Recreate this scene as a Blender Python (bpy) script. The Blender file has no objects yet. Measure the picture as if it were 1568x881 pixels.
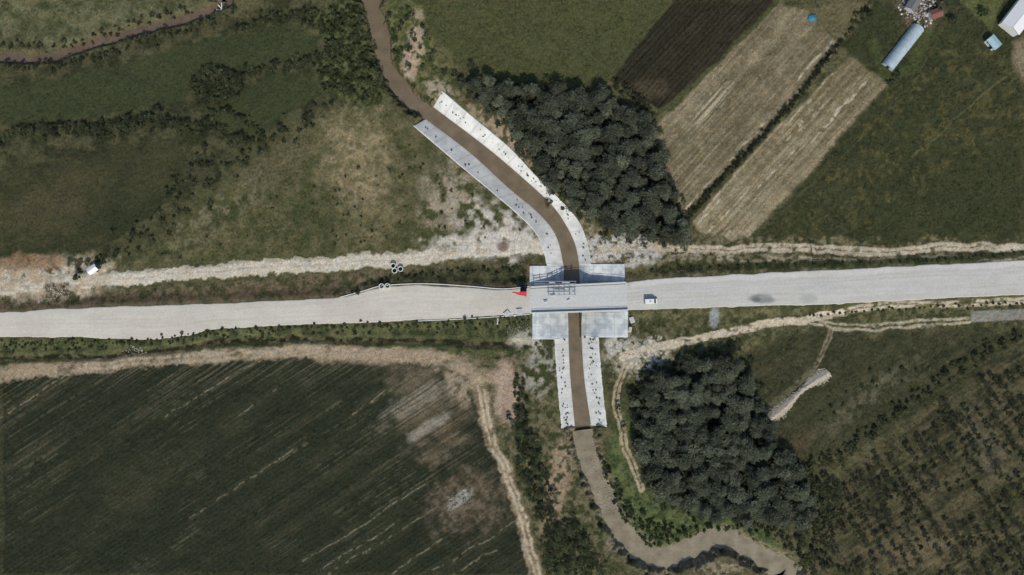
import bpy, bmesh, math
import numpy as np
rng=np.random.default_rng(7)
S=0.25
K=0.84
sc=bpy.context.scene
def WX(px): return (np.asarray(px,float)-784.0)*S
def WY(py): return (440.5-np.asarray(py,float))*S
def lin(c):
    c=np.asarray(c,float); g=c@np.array([.3,.59,.11]); c=c*.84+g[...,None]*.16 if c.ndim>1 else c*.84+g*.16
    c=c/255.0
    return np.where(c<=0.04045,c/12.92,((c+0.055)/1.055)**2.4)*K
TAB=rng.random((256,256))
def vn(x,y,seed=0):
    x=np.asarray(x,float)+seed*17.31+500; y=np.asarray(y,float)+seed*9.77+500
    xi=np.floor(x).astype(np.int64); yi=np.floor(y).astype(np.int64)
    fx=x-xi; fy=y-yi
    fx=fx*fx*(3-2*fx); fy=fy*fy*(3-2*fy)
    a=TAB[xi&255,yi&255]; b=TAB[(xi+1)&255,yi&255]; c=TAB[xi&255,(yi+1)&255]; d=TAB[(xi+1)&255,(yi+1)&255]
    return (a*(1-fx)+b*fx)*(1-fy)+(c*(1-fx)+d*fx)*fy
def fbm(x,y,o=4,seed=0):
    r=0;a=1;t=0
    for i in range(o):
        r=r+a*vn(x*2**i,y*2**i,seed+i*3); t+=a; a*=0.55
    return r/t
def ss(a,b,x):
    t=np.clip((x-a)/(b-a),0,1); return t*t*(3-2*t)
def cr(pts,n=6):
    P=np.array(pts,float); Q=np.vstack([2*P[0]-P[1],P,2*P[-1]-P[-2]]); out=[]
    for i in range(1,len(Q)-2):
        for k in range(n):
            t=k/n; p0,p1,p2,p3=Q[i-1],Q[i],Q[i+1],Q[i+2]
            out.append(0.5*((2*p1)+(-p0+p2)*t+(2*p0-5*p1+4*p2-p3)*t*t+(-p0+3*p1-3*p2+p3)*t**3))
    out.append(P[-1]); return np.array(out)
def resample(P,n):
    P=np.array(P,float); d=np.r_[0,np.cumsum(np.hypot(*np.diff(P,axis=0).T))]
    s=np.linspace(0,d[-1],n); return np.c_[np.interp(s,d,P[:,0]),np.interp(s,d,P[:,1])]
def segdist(P,x,y):
    m=np.full(x.shape,1e9)
    for (ax,ay),(bx,by) in zip(P[:-1],P[1:]):
        dx,dy=bx-ax,by-ay; L=dx*dx+dy*dy+1e-9
        t=np.clip(((x-ax)*dx+(y-ay)*dy)/L,0,1)
        m=np.minimum(m,(x-ax-t*dx)**2+(y-ay-t*dy)**2)
    return np.sqrt(m)
def inside(P,x,y):
    c=np.zeros(x.shape,bool); n=len(P)
    for i in range(n):
        ax,ay=P[i]; bx,by=P[(i+1)%n]
        if ay==by: continue
        cond=((ay>y)!=(by>y))&(x<(bx-ax)*(y-ay)/(by-ay)+ax); c^=cond
    return c
# ---------------- ground grid
def outer(step=3.0,lim=12000):
    o=[];s=step;a=0
    while a<lim: a+=s;o.append(a);s*=1.25
    return np.array(o)
O=outer()
xs=np.r_[-60-O[::-1],np.arange(-60,1628.1,1.4),1628.5+O]
ys=np.r_[-60-O[::-1],np.arange(-60,941.1,1.4),941.5+O]
nx,ny=len(xs),len(ys)
GX,GY=np.meshgrid(xs,ys); X=GX.ravel(); Y=GY.ravel()
Xc=np.clip(X,1,1567); Yc=np.clip(Y,1,880)
w1=(fbm(X/28,Y/28,4,11)-.5); w2=(fbm(X/28,Y/28,4,23)-.5)
Xw=np.clip(X+w1*34,1,1567); Yw=np.clip(Y+w2*34,1,880)
Xs=np.clip(X+w1*9,1,1567); Ys=np.clip(Y+w2*9,1,880)
def coords(w): return (Xw,Yw) if w==2 else ((Xs,Ys) if w==1 else (Xc,Yc))
def dline(pts,w=1,pad=60):
    x,y=coords(w); P=np.array(pts,float)
    idx=np.where((x>P[:,0].min()-pad)&(x<P[:,0].max()+pad)&(y>P[:,1].min()-pad)&(y<P[:,1].max()+pad))[0]
    r=np.full(x.shape,999.0); r[idx]=segdist(P,x[idx],y[idx]); return r
def psd(pts,w=1,pad=30):
    x,y=coords(w); P=np.array(pts,float)
    idx=np.where((x>P[:,0].min()-pad)&(x<P[:,0].max()+pad)&(y>P[:,1].min()-pad)&(y<P[:,1].max()+pad))[0]
    r=np.full(x.shape,-999.0); xx,yy=x[idx],y[idx]
    d=segdist(np.vstack([P,P[:1]]),xx,yy); r[idx]=np.where(inside(P,xx,yy),d,-d); return r
def poly(pts,f=4,w=1): return ss(-f,f,psd(pts,w))
n_f=fbm(X/3.2,Y/3.2,3,1); n_m=fbm(X/14,Y/14,5,2); n_l=fbm(X/70,Y/70,4,3); n_c=fbm(X/7,Y/7,4,5); n_e=fbm(X/16,Y/16,4,31)
def ell(cx,cy,rx,ry,rot=0,f=.45,amp=1.4,seed=0):
    a=math.radians(rot); dx=Xc-cx; dy=Yc-cy
    u=(dx*math.cos(a)-dy*math.sin(a))/rx; v=(dx*math.sin(a)+dy*math.cos(a))/ry
    r=np.hypot(u,v)+(n_e-.5)*amp
    return ss(1+f,1-f,r)
def streak(deg,lu,ls,seed=0,o=3,wp=2):
    a=math.radians(deg); xx=X+w1*wp; yy=Y+w2*wp
    u=xx*math.cos(a)-yy*math.sin(a); s=xx*math.sin(a)+yy*math.cos(a)
    return fbm(u/lu,s/ls,o,seed)
def rows(deg,sp,wp=3):
    a=math.radians(deg); s=(X+w1*wp)*math.sin(a)+(Y+w2*wp)*math.cos(a); return np.cos(2*np.pi*s/sp)
white=rng.random(X.shape)
C=np.zeros((X.size,3))
def mixc(a,b,t):
    return lin(a)[None,:]*(1-t[:,None])+lin(b)[None,:]*t[:,None]
def paint(m,a,b=None,t=None):
    global C
    col=lin(a)[None,:] if b is None else mixc(a,b,t)
    C=C*(1-m[:,None])+col*m[:,None]
hard=lambda n,c=.5,s=.12: ss(c-s,c+s,n)
C[:]=mixc((76,77,48),(106,101,66),hard(n_m*.6+n_l*.4,.5,.15))
# central meadow
m=poly([(180,400),(290,320),(380,250),(450,190),(520,160),(600,150),(640,190),(700,250),(800,340),(830,380),(700,385),(450,405),(200,425)],12,2)
paint(m,(78,82,46),(108,102,68),hard(n_m,.5,.25))
paint(ell(545,255,50,100,10,.6)*.85,(122,112,76),(160,142,104),hard(n_c,.48,.25))
paint(ell(430,235,55,35,35,.7,seed=1)*.6,(124,113,82),(98,93,62),n_m*1.0)
paint(ell(690,300,35,60,-20,.6,seed=2)*hard(n_m,.47,.12)*.8,(170,157,130))
paint(ell(760,350,62,36,0,.5,seed=3)*hard(n_m,.48,.12),(204,195,176))
paint(ell(330,320,95,28,35,.6,seed=4)*hard(n_c,.56,.1)*.45,(142,135,108))
paint(ell(500,330,60,30,0,.6,seed=4)*.5,(70,78,44))
# NW
paint(poly([(0,0),(330,0),(280,22),(190,45),(110,68),(0,72)],5,2),(84,88,54),(114,112,78),hard(n_m,.5,.2))
gA=[(0,128),(90,118),(180,98),(270,72),(360,48),(430,38),(485,55),(482,80),(440,95),(380,100),(330,95),(290,115),(285,150),(230,165),(120,178),(0,192)]
gB=[(300,165),(340,158),(380,130),(430,110),(480,120),(490,145),(440,175),(400,200),(370,215),(345,195),(310,180)]
gC=[(0,262),(100,238),(190,220),(265,216),(285,240),(280,275),(230,330),(170,370),(110,395),(60,385),(0,400)]
nwdark=poly([(0,90),(130,85),(330,20),(420,0),(560,0),(580,90),(520,160),(440,200),(340,270),(270,330),(190,390),(120,405),(0,405)],8,2)
paint(nwdark,(58,62,38),(88,86,57),hard(n_m,.5,.2))
paint(poly([(140,402),(250,320),(360,235),(450,180),(440,215),(330,300),(220,385)],8,2)*hard(n_m,.4,.15),(96,94,62),(74,76,46),n_c)
for g in (gA,gB): paint(poly(g,3,1),(61,69,41),(70,76,46),n_m)
paint(poly(gC,3,1),(57,62,37),(72,72,45),hard(n_l,.5,.2))
paint(ell(80,310,80,34,20,.8)*.5,(92,83,57))
paint(poly([(440,15),(545,0),(575,90),(610,140),(560,170),(500,150),(478,110),(500,60)],8,2),(52,60,34),(98,103,60),hard(n_c,.52,.14))
paint(poly([(585,0),(650,0),(660,60),(700,120),(680,140),(630,130),(595,80)],8,2),(70,82,42),(118,115,70),hard(n_c,.5,.16))
paint(ell(634,72,14,44,-8,.5)*hard(n_c,.42,.1),(184,160,130))
paint(ell(672,140,26,14,-40,.5)*hard(n_c,.4,.1),(168,153,124))
# N field
sN=streak(-60,90,5,41)
paint(poly([(648,0),(1032,0),(1000,60),(960,90),(940,125),(860,138),(800,130),(715,122),(690,80),(655,50)],4,1),(76,81,44),(90,91,55),np.clip(n_m*.6+sN*.4,0,1))
# dark crop
sD=streak(47,160,2.4,51,2)
fD=[(1030,0),(1192,0),(1100,92),(1012,167),(975,150),(938,120),(962,85)]
mD=poly(fD,2,1)
paint(mD,(44,43,30),(66,60,44),np.clip(hard(sD,.5,.25)*.5+.25+.2*rows(47,6.5),0,1))
paint(ss(6,2,dline([(1192,0),(1105,92),(1012,172)],1)),(82,86,50))
paint(ell(1000,135,28,14,0,.5,seed=7)*.5,(100,88,66))
# tan fields
fT1=[(1196,4),(1240,15),(1262,45),(1288,68),(1180,192),(1046,328),(1032,300),(1008,240),(1003,198),(1030,170),(1100,98)]
fT2=[(1305,82),(1362,128),(1250,255),(1140,372),(1072,357),(1062,338),(1180,205)]
sT=streak(48,120,3.0,61,3); sT2=streak(48,260,12,64,3)
tt=hard(sT,.55,.15)*.5+hard(sT2,.55,.2)*.35+.06*rows(48,7)
paint(poly(fT1,2.5,1),(114,104,74),(156,141,109),np.clip(tt+(n_m-.5)*1.1+(n_l-.5)*.8,0,1))
paint(poly(fT2,2.5,1),(120,109,76),(168,153,118),np.clip(tt+(n_m-.5)*.9+(Y-200)/500,0,1))
_p=np.maximum(poly(fT1,1,1),poly(fT2,1,1))
for k in range(22):
    x0=rng.uniform(1030,1290); y0=330-(x0-1040)*1.1+rng.uniform(-10,120); L0=rng.uniform(40,120)
    paint(_p*ss(2.2,.8,dline([(x0,y0),(x0+L0*.67,y0-L0*.74)],1))*hard(n_c,.48,.1)*.7,(196,184,152))
paint(poly([(1240,15),(1300,0),(1340,0),(1310,60),(1288,68)],4,1),(95,90,56),(122,111,78),n_m)
paint(ell(1090,160,44,12,48,.7,seed=9)*hard(sT,.48,.1)*.8,(190,178,144))
# east green
sE=streak(48,200,6,71,3)
paint(poly([(1290,70),(1340,0),(1400,0),(1568,0),(1568,372),(1150,374),(1250,258),(1364,128),(1306,80)],4,1),(57,63,37),(75,77,46),np.clip(hard(sE,.5,.25)*.35+n_m*.6,0,1))
yel=poly([(1400,70),(1568,60),(1568,200),(1330,350),(1190,350),(1290,230)],20,2)
paint(yel*hard(n_m,.56,.08)*hard(n_c,.54,.08)*.4,(110,101,56))
paint(ss(2.2,.8,dline([(1568,95),(1480,170),(1400,240)],1))*.6,(110,105,68))
paint(ss(2.2,.8,dline([(1440,60),(1395,130),(1300,230),(1180,345)],1))*.25,(108,104,68))
paint(ss(12,4,dline([(1340,60),(1360,120),(1400,100),(1425,45)],1))*.8,(78,88,46))
paint(ell(1415,15,40,28,0,.5)*.8,(124,108,84),(74,78,46),hard(n_c,.5,.1))
paint(ell(1570,90,14,30,0,.5)*.8,(150,132,102))
paint(poly([(1475,0),(1540,0),(1520,45),(1490,20)],3,1),(96,102,56))
# strip N of road, E
paint(poly([(1005,366),(1568,366),(1568,404),(1300,414),(1005,428)],4,2),(72,74,44),(126,117,84),hard(n_c,.55,.15))
def track(pts,half,wd,col,al=1.,pale=.35,seed=0):
    d=dline(cr(pts),1)+(n_f-.5)*2; nn=hard(fbm(X/9,Y/9,3,80+seed),pale,.15)
    paint(ss(wd+1.0,wd-.6,np.abs(d-half))*nn*al,col,tuple(min(255,c+34) for c in col),n_c)
# woods floor
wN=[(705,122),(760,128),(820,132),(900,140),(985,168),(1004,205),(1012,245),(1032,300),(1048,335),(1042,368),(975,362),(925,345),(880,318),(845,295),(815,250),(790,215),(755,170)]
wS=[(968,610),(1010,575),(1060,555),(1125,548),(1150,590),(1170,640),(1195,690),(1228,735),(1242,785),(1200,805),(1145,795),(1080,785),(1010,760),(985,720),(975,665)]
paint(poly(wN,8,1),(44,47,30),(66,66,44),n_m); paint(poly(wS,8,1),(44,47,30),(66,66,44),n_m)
# area around canal
paint(poly([(690,130),(760,175),(830,255),(890,325),(960,365),(1010,400),(905,405),(890,350),(820,270),(720,180)],5,2),(90,86,54),(156,141,108),hard(n_c,.5,.15))
paint(ell(775,205,44,11,-42,.5,seed=12)*hard(n_c,.45,.1),(176,154,122))
paint(ell(955,383,56,24,0,.4,seed=13)*hard(n_c,.42,.1),(204,198,184))
# NW dirt road & strips
paint(poly([(0,455),(150,445),(330,435),(560,415),(815,400),(812,440),(700,438),(590,438),(520,456),(200,468),(0,478)],4,1),(78,77,47),(118,105,79),hard(n_c,.5,.15))
paint(poly([(540,440),(600,418),(700,410),(806,404),(806,436),(720,434),(600,432)],6,1)*.85,(54,59,36),(84,85,53),hard(n_c,.55,.15))
paint(ss(14,6,dline([(0,468),(130,462),(300,455),(520,445)],1))*hard(n_c,.45,.12)*.8,(124,102,78),(96,84,60),n_m)
dr=cr([(-20,441),(60,436),(150,430),(250,422),(350,414),(450,407),(560,400),(640,394),(720,385),(800,378),(845,380)])
dd=dline(dr,1)
paint(ss(12,9,dd+(n_m-.5)*12+(n_c-.5)*4),(188,173,145),(212,202,178),hard(n_m,.42,.2))
paint(ss(4,1.5,np.abs(dd-4))*hard(n_m,.35,.15),(220,211,190),(204,192,165),n_m)
paint(ss(2,.3,dd)*.4*hard(n_c,.5,.1)*(X<600),(136,125,94))
paint(ell(60,425,105,28,4,.4,seed=15)*hard(n_m,.42,.1),(216,204,179),(188,168,137),hard(n_m,.52,.15))
paint(ell(40,402,52,12,0,.4,seed=16)*.8,(162,123,88),(128,102,70),n_c)
paint(ell(750,374,92,24,4,.4,seed=17)*hard(n_m,.42,.12),(212,203,184))
paint(ell(770,378,9,8,0,.3,.4),(140,120,104))
paint(ell(85,448,20,14,0,.3,seed=18)*.9,(70,62,42),(150,135,105),hard(n_f,.5,.1))
# NE tracks
track([(920,384),(1000,378),(1100,384),(1200,380),(1350,386),(1450,378),(1568,380)],3.5,2.8,(180,164,135),.9,.33)
track([(960,402),(1060,394),(1150,396),(1300,400),(1400,397),(1568,394)],3,2.0,(168,156,128),.65,.5,2)
paint(ell(1550,385,22,9,0,.4,seed=20),(206,192,162))
paint(ss(7,4,dline([(1000,412),(1150,407),(1300,405),(1450,398),(1568,389)],1)),(60,66,39),(86,88,54),hard(n_c,.5,.14))
# south of W road
paint(poly([(0,512),(290,512),(340,500),(815,480),(820,535),(700,548),(450,540),(330,540),(200,552),(0,565)],4,1),(64,72,42),(96,98,60),hard(n_m,.5,.18))
# SW field
fSW=[(0,580),(80,572),(200,562),(340,552),(450,545),(560,548),(650,556),(700,566),(728,595),(738,650),(762,712),(792,792),(812,881),(0,881)]
mSW=poly(fSW,3,1)
sA=streak(33,160,3.0,91,3); sB=streak(33,260,16,94,4); sC=streak(33,110,1.9,97,2); rw=rows(33,6.6)
paint(mSW,(42,48,33),(57,61,42),np.clip(.09*rw+hard(sA,.5,.25)*.2+hard(sB,.5,.3)*.35+(n_m-.25)*.6,0,1))
paint(mSW*hard(sC,.69,.05)*hard(n_l,.5,.1)*hard(n_c,.45,.1)*.45,(108,103,76))
paint(mSW*ss(.58,.74,sB)*hard(n_l,.5,.15)*.25,(88,82,60))
paint(mSW*ss(50,5,dline([(0,575),(200,560),(560,548),(735,600)],0))*hard(sC,.59,.07)*.45,(114,106,80))
for p in ([(462,862),(540,815),(648,742)],[(290,796),(370,742),(445,690)],[(500,881),(600,822),(720,745)],[(655,881),(730,838),(790,800)],[(250,640),(330,590),(390,555)],[(0,640),(60,600),(95,575)],[(540,635),(590,598)],[(690,881),(760,845)],[(480,881),(560,832),(610,798)],[(360,640),(420,600)],[(600,881),(680,826)]):
    d=dline(p,1); paint(mSW*ss(1.9,.6,d+(n_c-.5)*3)*hard(n_c,.49,.1)*.7,(152,143,113))
    paint(mSW*ss(10,2,d)*.12,(100,94,66))
paint(mSW*ell(655,620,52,75,18,.5,seed=21)*.85,(86,78,56),(124,111,86),hard(sA,.48,.2))
paint(mSW*ell(640,610,14,60,-60,.6,seed=24)*hard(sC,.45,.1)*.6,(156,148,128))
paint(mSW*ell(655,655,38,8,30,.5,1.0,seed=22)*.7,(164,155,134))
paint(mSW*ell(715,770,60,42,15,.4,seed=23)*.9,(80,73,53),(116,102,80),hard(n_c,.5,.15))
paint(mSW*ell(705,765,24,9,40,.3,.7,seed=25)*.9,(168,166,152),(90,84,66),hard(n_f,.5,.12))
paint(mSW*ell(200,750,60,30,33,.8,seed=26)*.25,(90,83,58))
bs=cr([(-20,578),(80,566),(200,556),(330,546),(450,538),(560,541),(650,548),(705,560),(735,592),(745,650),(770,712),(800,792),(822,881)])
bd=dline(bs,1); paint(ss(13,8,bd+(n_c-.5)*12),(128,112,84),(172,154,123),hard(n_m,.47,.15))
paint(ss(3.2,1,np.abs(bd-4))*((Yc>590)+.35*(Yc<=590))*hard(n_c,.4,.15),(198,180,148))
paint(ell(575,545,100,11,0,.4,seed=27)*.8,(176,153,122)); paint(ell(712,582,38,32,0,.5,seed=28)*.8*hard(n_c,.42,.15),(172,152,121)); paint(ell(30,568,60,10,5,.4,seed=29)*.8,(168,147,114))
paint(ss(4,1.5,dline(cr([(0,549),(150,546),(290,531),(340,523),(520,521),(700,525),(800,529)]),1)),(48,46,31),(102,92,66),hard(n_c,.6,.1))
# between SW field and canal
paint(poly([(752,540),(850,520),(860,656),(890,700),(930,800),(950,881),(835,881),(810,790),(780,712),(758,650)],5,2),(68,74,42),(116,109,76),hard(n_c,.52,.15))
paint(ell(776,598,20,48,4,.4,seed=30)*.95,(168,142,117),(194,168,142),n_m)
paint(ell(855,740,16,80,-10,.5,seed=31)*hard(n_c,.42,.1),(164,140,111))
paint(ell(828,560,24,40,0,.5,seed=32)*hard(n_c,.5,.1)*.9,(162,158,138))
paint(ell(810,520,30,14,0,.5,seed=33)*.8*hard(n_c,.45,.1),(190,181,160))
# SE
paint(poly([(930,480),(1568,455),(1568,510),(1250,500),(1140,530),(1000,570),(935,590)],5,2),(72,76,44),(110,106,70),hard(n_c,.52,.15))
sS=streak(32,90,5,101,3)
fSE=[(1140,535),(1250,505),(1330,510),(1470,497),(1568,500),(1568,560),(1480,590),(1330,680),(1215,715),(1170,660)]
paint(poly(fSE,8,2),(60,64,39),(88,84,58),np.clip(hard(sS,.5,.25)*.4+(n_m-.3)*.8,0,1))
paint(ell(1330,610,90,18,38,.6,seed=36)*hard(n_c,.52,.1)*.5,(120,113,88))
paint(ell(1210,690,40,16,40,.6,seed=37)*.5,(104,88,62))
fOR=[(1568,505),(1500,560),(1400,640),(1262,742),(1235,800),(1250,860),(1240,881),(1568,881)]
paint(poly(fOR,10,2),(65,66,42),(98,91,63),hard(n_m*.5+sS*.5,.5,.14))
paint(ell(1400,845,70,25,10,.6,seed=38)*.6,(124,110,80)); paint(ell(1510,680,20,60,40,.6,seed=39)*.4,(128,118,92))
paint(poly([(930,655),(960,610),(985,740),(1080,790),(1180,812),(1230,881),(1170,860),(1110,815),(1050,830),(1000,850),(950,790)],6,2),(68,82,44),(100,110,63),hard(n_c,.5,.15))
paint(ell(985,545,50,28,10,.4,seed=40)*hard(n_c,.42,.1),(182,168,138),(206,198,180),hard(n_f,.5,.12))
paint(ell(945,520,16,22,0,.4,seed=41)*hard(n_c,.42,.1),(192,185,168))
paint(ell(1095,486,7,15,0,.3,.6)*.7,(160,168,166))
track([(955,548),(1020,530),(1090,514),(1160,499),(1230,491),(1290,478)],0,6,(192,176,146),1,.3,3)
track([(1290,478),(1330,470),(1450,465),(1568,460)],3.5,2.4,(176,162,132),.9,.4,4)
track([(1230,491),(1290,500),(1340,502),(1400,497),(1490,489)],3.5,1.8,(176,162,132),.85,.35,5)
track([(1285,480),(1262,490),(1280,505),(1310,506)],0,2,(162,148,118),.8,.3,6)
track([(1275,505),(1262,535),(1250,560)],2.5,1.4,(150,134,104),.6,.35,7)
track([(960,560),(948,590),(945,625),(955,670),(972,718),(984,750)],3.5,2.2,(170,150,116),.9,.3,8)
track([(1245,570),(1215,600),(1180,630)],0,9,(100,93,66),.6,.3,9)
paint(poly([(1490,477),(1568,474),(1568,490),(1490,494)],1.5,0)*.9,(158,154,140),(134,130,116),n_c)
# rivers
rN=cr([(566,-2),(577,45),(587,92),(612,133),(652,168)]); rS=cr([(893,655),(901,700),(925,762),(950,812),(985,850),(1020,862),(1062,846),(1110,830),(1150,848),(1190,868),(1215,881)])
st=cr([(-2,84),(60,86),(130,65),(200,45),(280,25),(325,8),(345,-2)])
cc=cr([(655,168),(730,225),(790,278),(832,315),(857,345),(872,375),(877,408),(877,440),(882,480),(884,560),(893,655)])
dN=dline(rN,0); dS=dline(rS,0); dT=dline(st,0); dC=dline(cc,0,pad=90)
for d,h in ((dN,12),(dS,14)):
    paint(ss(h+13,h+3,d+(n_c-.5)*10)*.7,(64,70,40),(116,109,74),hard(n_c,.5,.14))
paint(ss(30,16,dS+(n_c-.5)*14)*.8*hard(n_m,.5,.1),(150,137,108))
paint(ell(1100,868,70,15,0,.4,seed=44)*.85,(152,137,108),(100,92,66),hard(n_c,.5,.1))
paint(ell(945,830,12,22,-30,.4,seed=45)*.7,(150,137,108))
paint(ss(22,8,dT+(n_c-.5)*8)*.6,(78,76,50),(110,104,74),n_c)
paint(ss(9,5,dT+(n_c-.5)*6)*.8,(106,88,68))
for d in (dN,dS): paint(ss(14,10,d)*.9,(96,86,66))
# fine texture
fine=0.52+0.50*n_f+0.46*white
C*=fine[:,None]; C*=(1+(vn(X/5,Y/5,8)[:,None]-.5)*np.array([.10,.0,-.12]))
# ---------------- heights
Tp=np.array([(0,479),(100,473),(200,469),(330,465),(450,460),(525,456),(555,448),(585,440),(650,437),(720,441),(770,445),(812,440),(958,433),(1000,428),(1100,422),(1200,417),(1300,412),(1400,407),(1568,399)],float)
Bp=np.array([(0,516),(60,516),(130,516),(190,519),(240,520),(290,514),(320,505),(380,500),(500,496),(600,492),(700,487),(812,480),(960,475),(1050,472),(1150,469),(1300,465),(1400,459),(1568,451)],float)
rt=np.interp(Xc,Tp[:,0],Tp[:,1]); rb=np.interp(Xc,Bp[:,0],Bp[:,1])
dro=np.maximum(np.maximum(rt-Y,Y-rb),0)
Z=-1.3+(n_l-.5)*1.4+(n_m-.5)*.5+(n_f-.5)*.32+(white-.5)*.12
Z=Z+mSW*rw*.05+mD*.10*rows(47,6.5)
Z-=ss(9,2,dline(cr([(0,549),(150,546),(290,531),(340,523),(520,521),(700,525),(800,529)]),1))*.7
sD_=ss(13,6,dd); Z=Z*(1-sD_)+(-1.1+(n_l-.5)*.8+(n_f-.5)*.06)*sD_
sN_=ss(18,3,dro); Z=Z*(1-sN_)+(-.13+(n_f-.5)*.06*(dro>0))*sN_
near=ss(75,50,dC); Z=Z*(1-near*.9)+(-1.1+(n_f-.5)*.2)*near*.9*(1-sN_)+near*.9*sN_*-.13
for d,h in ((dN,12),(dS,15)):
    t=ss(h+12,h-5,d+(n_c-.5)*6+(n_m-.5)*12*(d<60)); Z=Z*(1-t)+(-5.6)*t
t=ss(13,2,dT+(n_c-.5)*5); Z=Z*(1-t)+(-3.6)*t
NLo=cr([(632,192),(700,250),(760,300),(800,335),(822,360),(832,385),(838,407)]); NLi=cr([(650,177),(720,230),(780,285),(820,318),(845,345),(858,370),(866,408)])
NRo=cr([(677,138),(720,175),(780,225),(820,268),(870,318),(890,345),(902,380),(905,406)]); NRi=cr([(660,160),(740,220),(800,270),(845,312),(868,345),(882,375),(888,406)])
SLo=cr([(849,519),(853,580),(860,657)]); SLi=cr([(873,519),(876,580),(883,656)])
SRo=cr([(917,516),(922,580),(930,655)]); SRi=cr([(891,516),(895,580),(906,655)])
for o1,o2 in ((NLo,NRo),(SLo,SRo)):
    pg=np.vstack([o1,o2[::-1]]); sd=psd(pg,0)
    do=np.minimum(dline(o1,0),dline(o2,0)); dc=np.maximum(dC-11,0)
    zz=-5.2+3.8*dc/(dc+do+1e-6); Z=np.where(sd>0,np.minimum(zz,-1.3),Z)
def az(x,y,a):
    xi,xo,xw,y0,y1=a
    u=np.clip(np.abs(x-xi)/abs(xw-xi),0,1); v=np.clip((y-y0)/(y1-y0),0,1); u2=np.clip(np.abs(x-xi)/abs(xo-xi),0,1)
    return (-4.8+4.5*u)*(1-v)+(np.minimum(-.9,-4.8+3.9*u2))*v
APR={'NR':(888,905,957,436,404),'NL':(866,838,811,438,407),'SL':(873,849,815,480,520),'SR':(891,917,962,477,517)}
for a in APR.values():
    xi,xo,xw,y0,y1=a
    m=(X>=min(xi,xw))&(X<=max(xi,xw))&(Y>=min(y0,y1)-1)&(Y<=max(y0,y1)+1); Z=np.where(m,az(X,Y,a)-.4,Z)
m=(X>864)&(X<890)&(Y>404)&(Y<520); Z=np.where(m,-5.4,Z)
m=(X>812)&(X<960)&(Y>437)&(Y<478)&~((X>864)&(X<890)); Z=np.where(m,-.5,Z)
ZG=Z.reshape(ny,nx); CG=C.reshape(ny,nx,3)
def gi(px,py):
    i=np.clip(np.searchsorted(xs,px),0,nx-1); j=np.clip(np.searchsorted(ys,py),0,ny-1); return j,i
def hz(px,py): j,i=gi(px,py); return ZG[j,i]
# ---------------- mesh helpers
def mk(name,V,F,mat,col=None,smooth=False,parent=None):
    me=bpy.data.meshes.new(name); V=np.asarray(V,np.float32); F=np.asarray(F,np.int32)
    n=F.shape[1]
    me.vertices.add(len(V)); me.vertices.foreach_set('co',V.ravel())
    me.loops.add(F.size); me.loops.foreach_set('vertex_index',F.ravel())
    me.polygons.add(len(F)); me.polygons.foreach_set('loop_start',np.arange(0,F.size,n,dtype=np.int32))
    if smooth: me.polygons.foreach_set('use_smooth',np.ones(len(F),bool))
    me.update(calc_edges=True)
    if col is not None:
        at=me.color_attributes.new('Col','FLOAT_COLOR','POINT'); c=np.ones((len(V),4),np.float32); c[:,:3]=col
        at.data.foreach_set('color',c.ravel())
    me.materials.append(mat)
    ob=bpy.data.objects.new(name,me); sc.collection.objects.link(ob)
    if parent: ob.parent=parent
    return ob
def gridF(r,c):
    i=np.arange(r-1)[:,None]*c+np.arange(c-1)[None,:]; i=i.ravel(); return np.c_[i,i+1,i+c+1,i+c]
def mat_attr(name,rough=.95,ns=2.5,na=.25,bump=.3,bs=3.0,spec=.15,trans=0):
    m=bpy.data.materials.new(name); m.use_nodes=True; nt=m.node_tree; N=nt.nodes; b=N['Principled BSDF']
    b.inputs['Roughness'].default_value=rough; b.inputs['Specular IOR Level'].default_value=spec
    at=N.new('ShaderNodeAttribute'); at.attribute_name='Col'
    tc=N.new('ShaderNodeTexCoord'); no=N.new('ShaderNodeTexNoise'); no.inputs['Scale'].default_value=ns; no.inputs['Detail'].default_value=5
    nt.links.new(tc.outputs['Object'],no.inputs['Vector'])
    mr=N.new('ShaderNodeMapRange'); mr.inputs['From Min'].default_value=.25; mr.inputs['From Max'].default_value=.75
    mr.inputs['To Min'].default_value=1-na; mr.inputs['To Max'].default_value=1+na
    nt.links.new(no.outputs['Fac'],mr.inputs['Value'])
    vm=N.new('ShaderNodeVectorMath'); vm.operation='SCALE'; nt.links.new(at.outputs['Color'],vm.inputs[0]); nt.links.new(mr.outputs['Result'],vm.inputs['Scale'])
    nt.links.new(vm.outputs[0],b.inputs['Base Color'])
    if bump:
        n2=N.new('ShaderNodeTexNoise'); n2.inputs['Scale'].default_value=bs; n2.inputs['Detail'].default_value=6; nt.links.new(tc.outputs['Object'],n2.inputs['Vector'])
        bp=N.new('ShaderNodeBump'); bp.inputs['Strength'].default_value=bump; bp.inputs['Distance'].default_value=.3
        nt.links.new(n2.outputs['Fac'],bp.inputs['Height']); nt.links.new(bp.outputs['Normal'],b.inputs['Normal'])
    if trans:
        tr=N.new('ShaderNodeBsdfTranslucent'); nt.links.new(vm.outputs[0],tr.inputs['Color']); mx=N.new('ShaderNodeMixShader'); mx.inputs[0].default_value=trans
        nt.links.new(b.outputs[0],mx.inputs[1]); nt.links.new(tr.outputs[0],mx.inputs[2]); nt.links.new(mx.outputs[0],N['Material Output'].inputs['Surface'])
    return m
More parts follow.
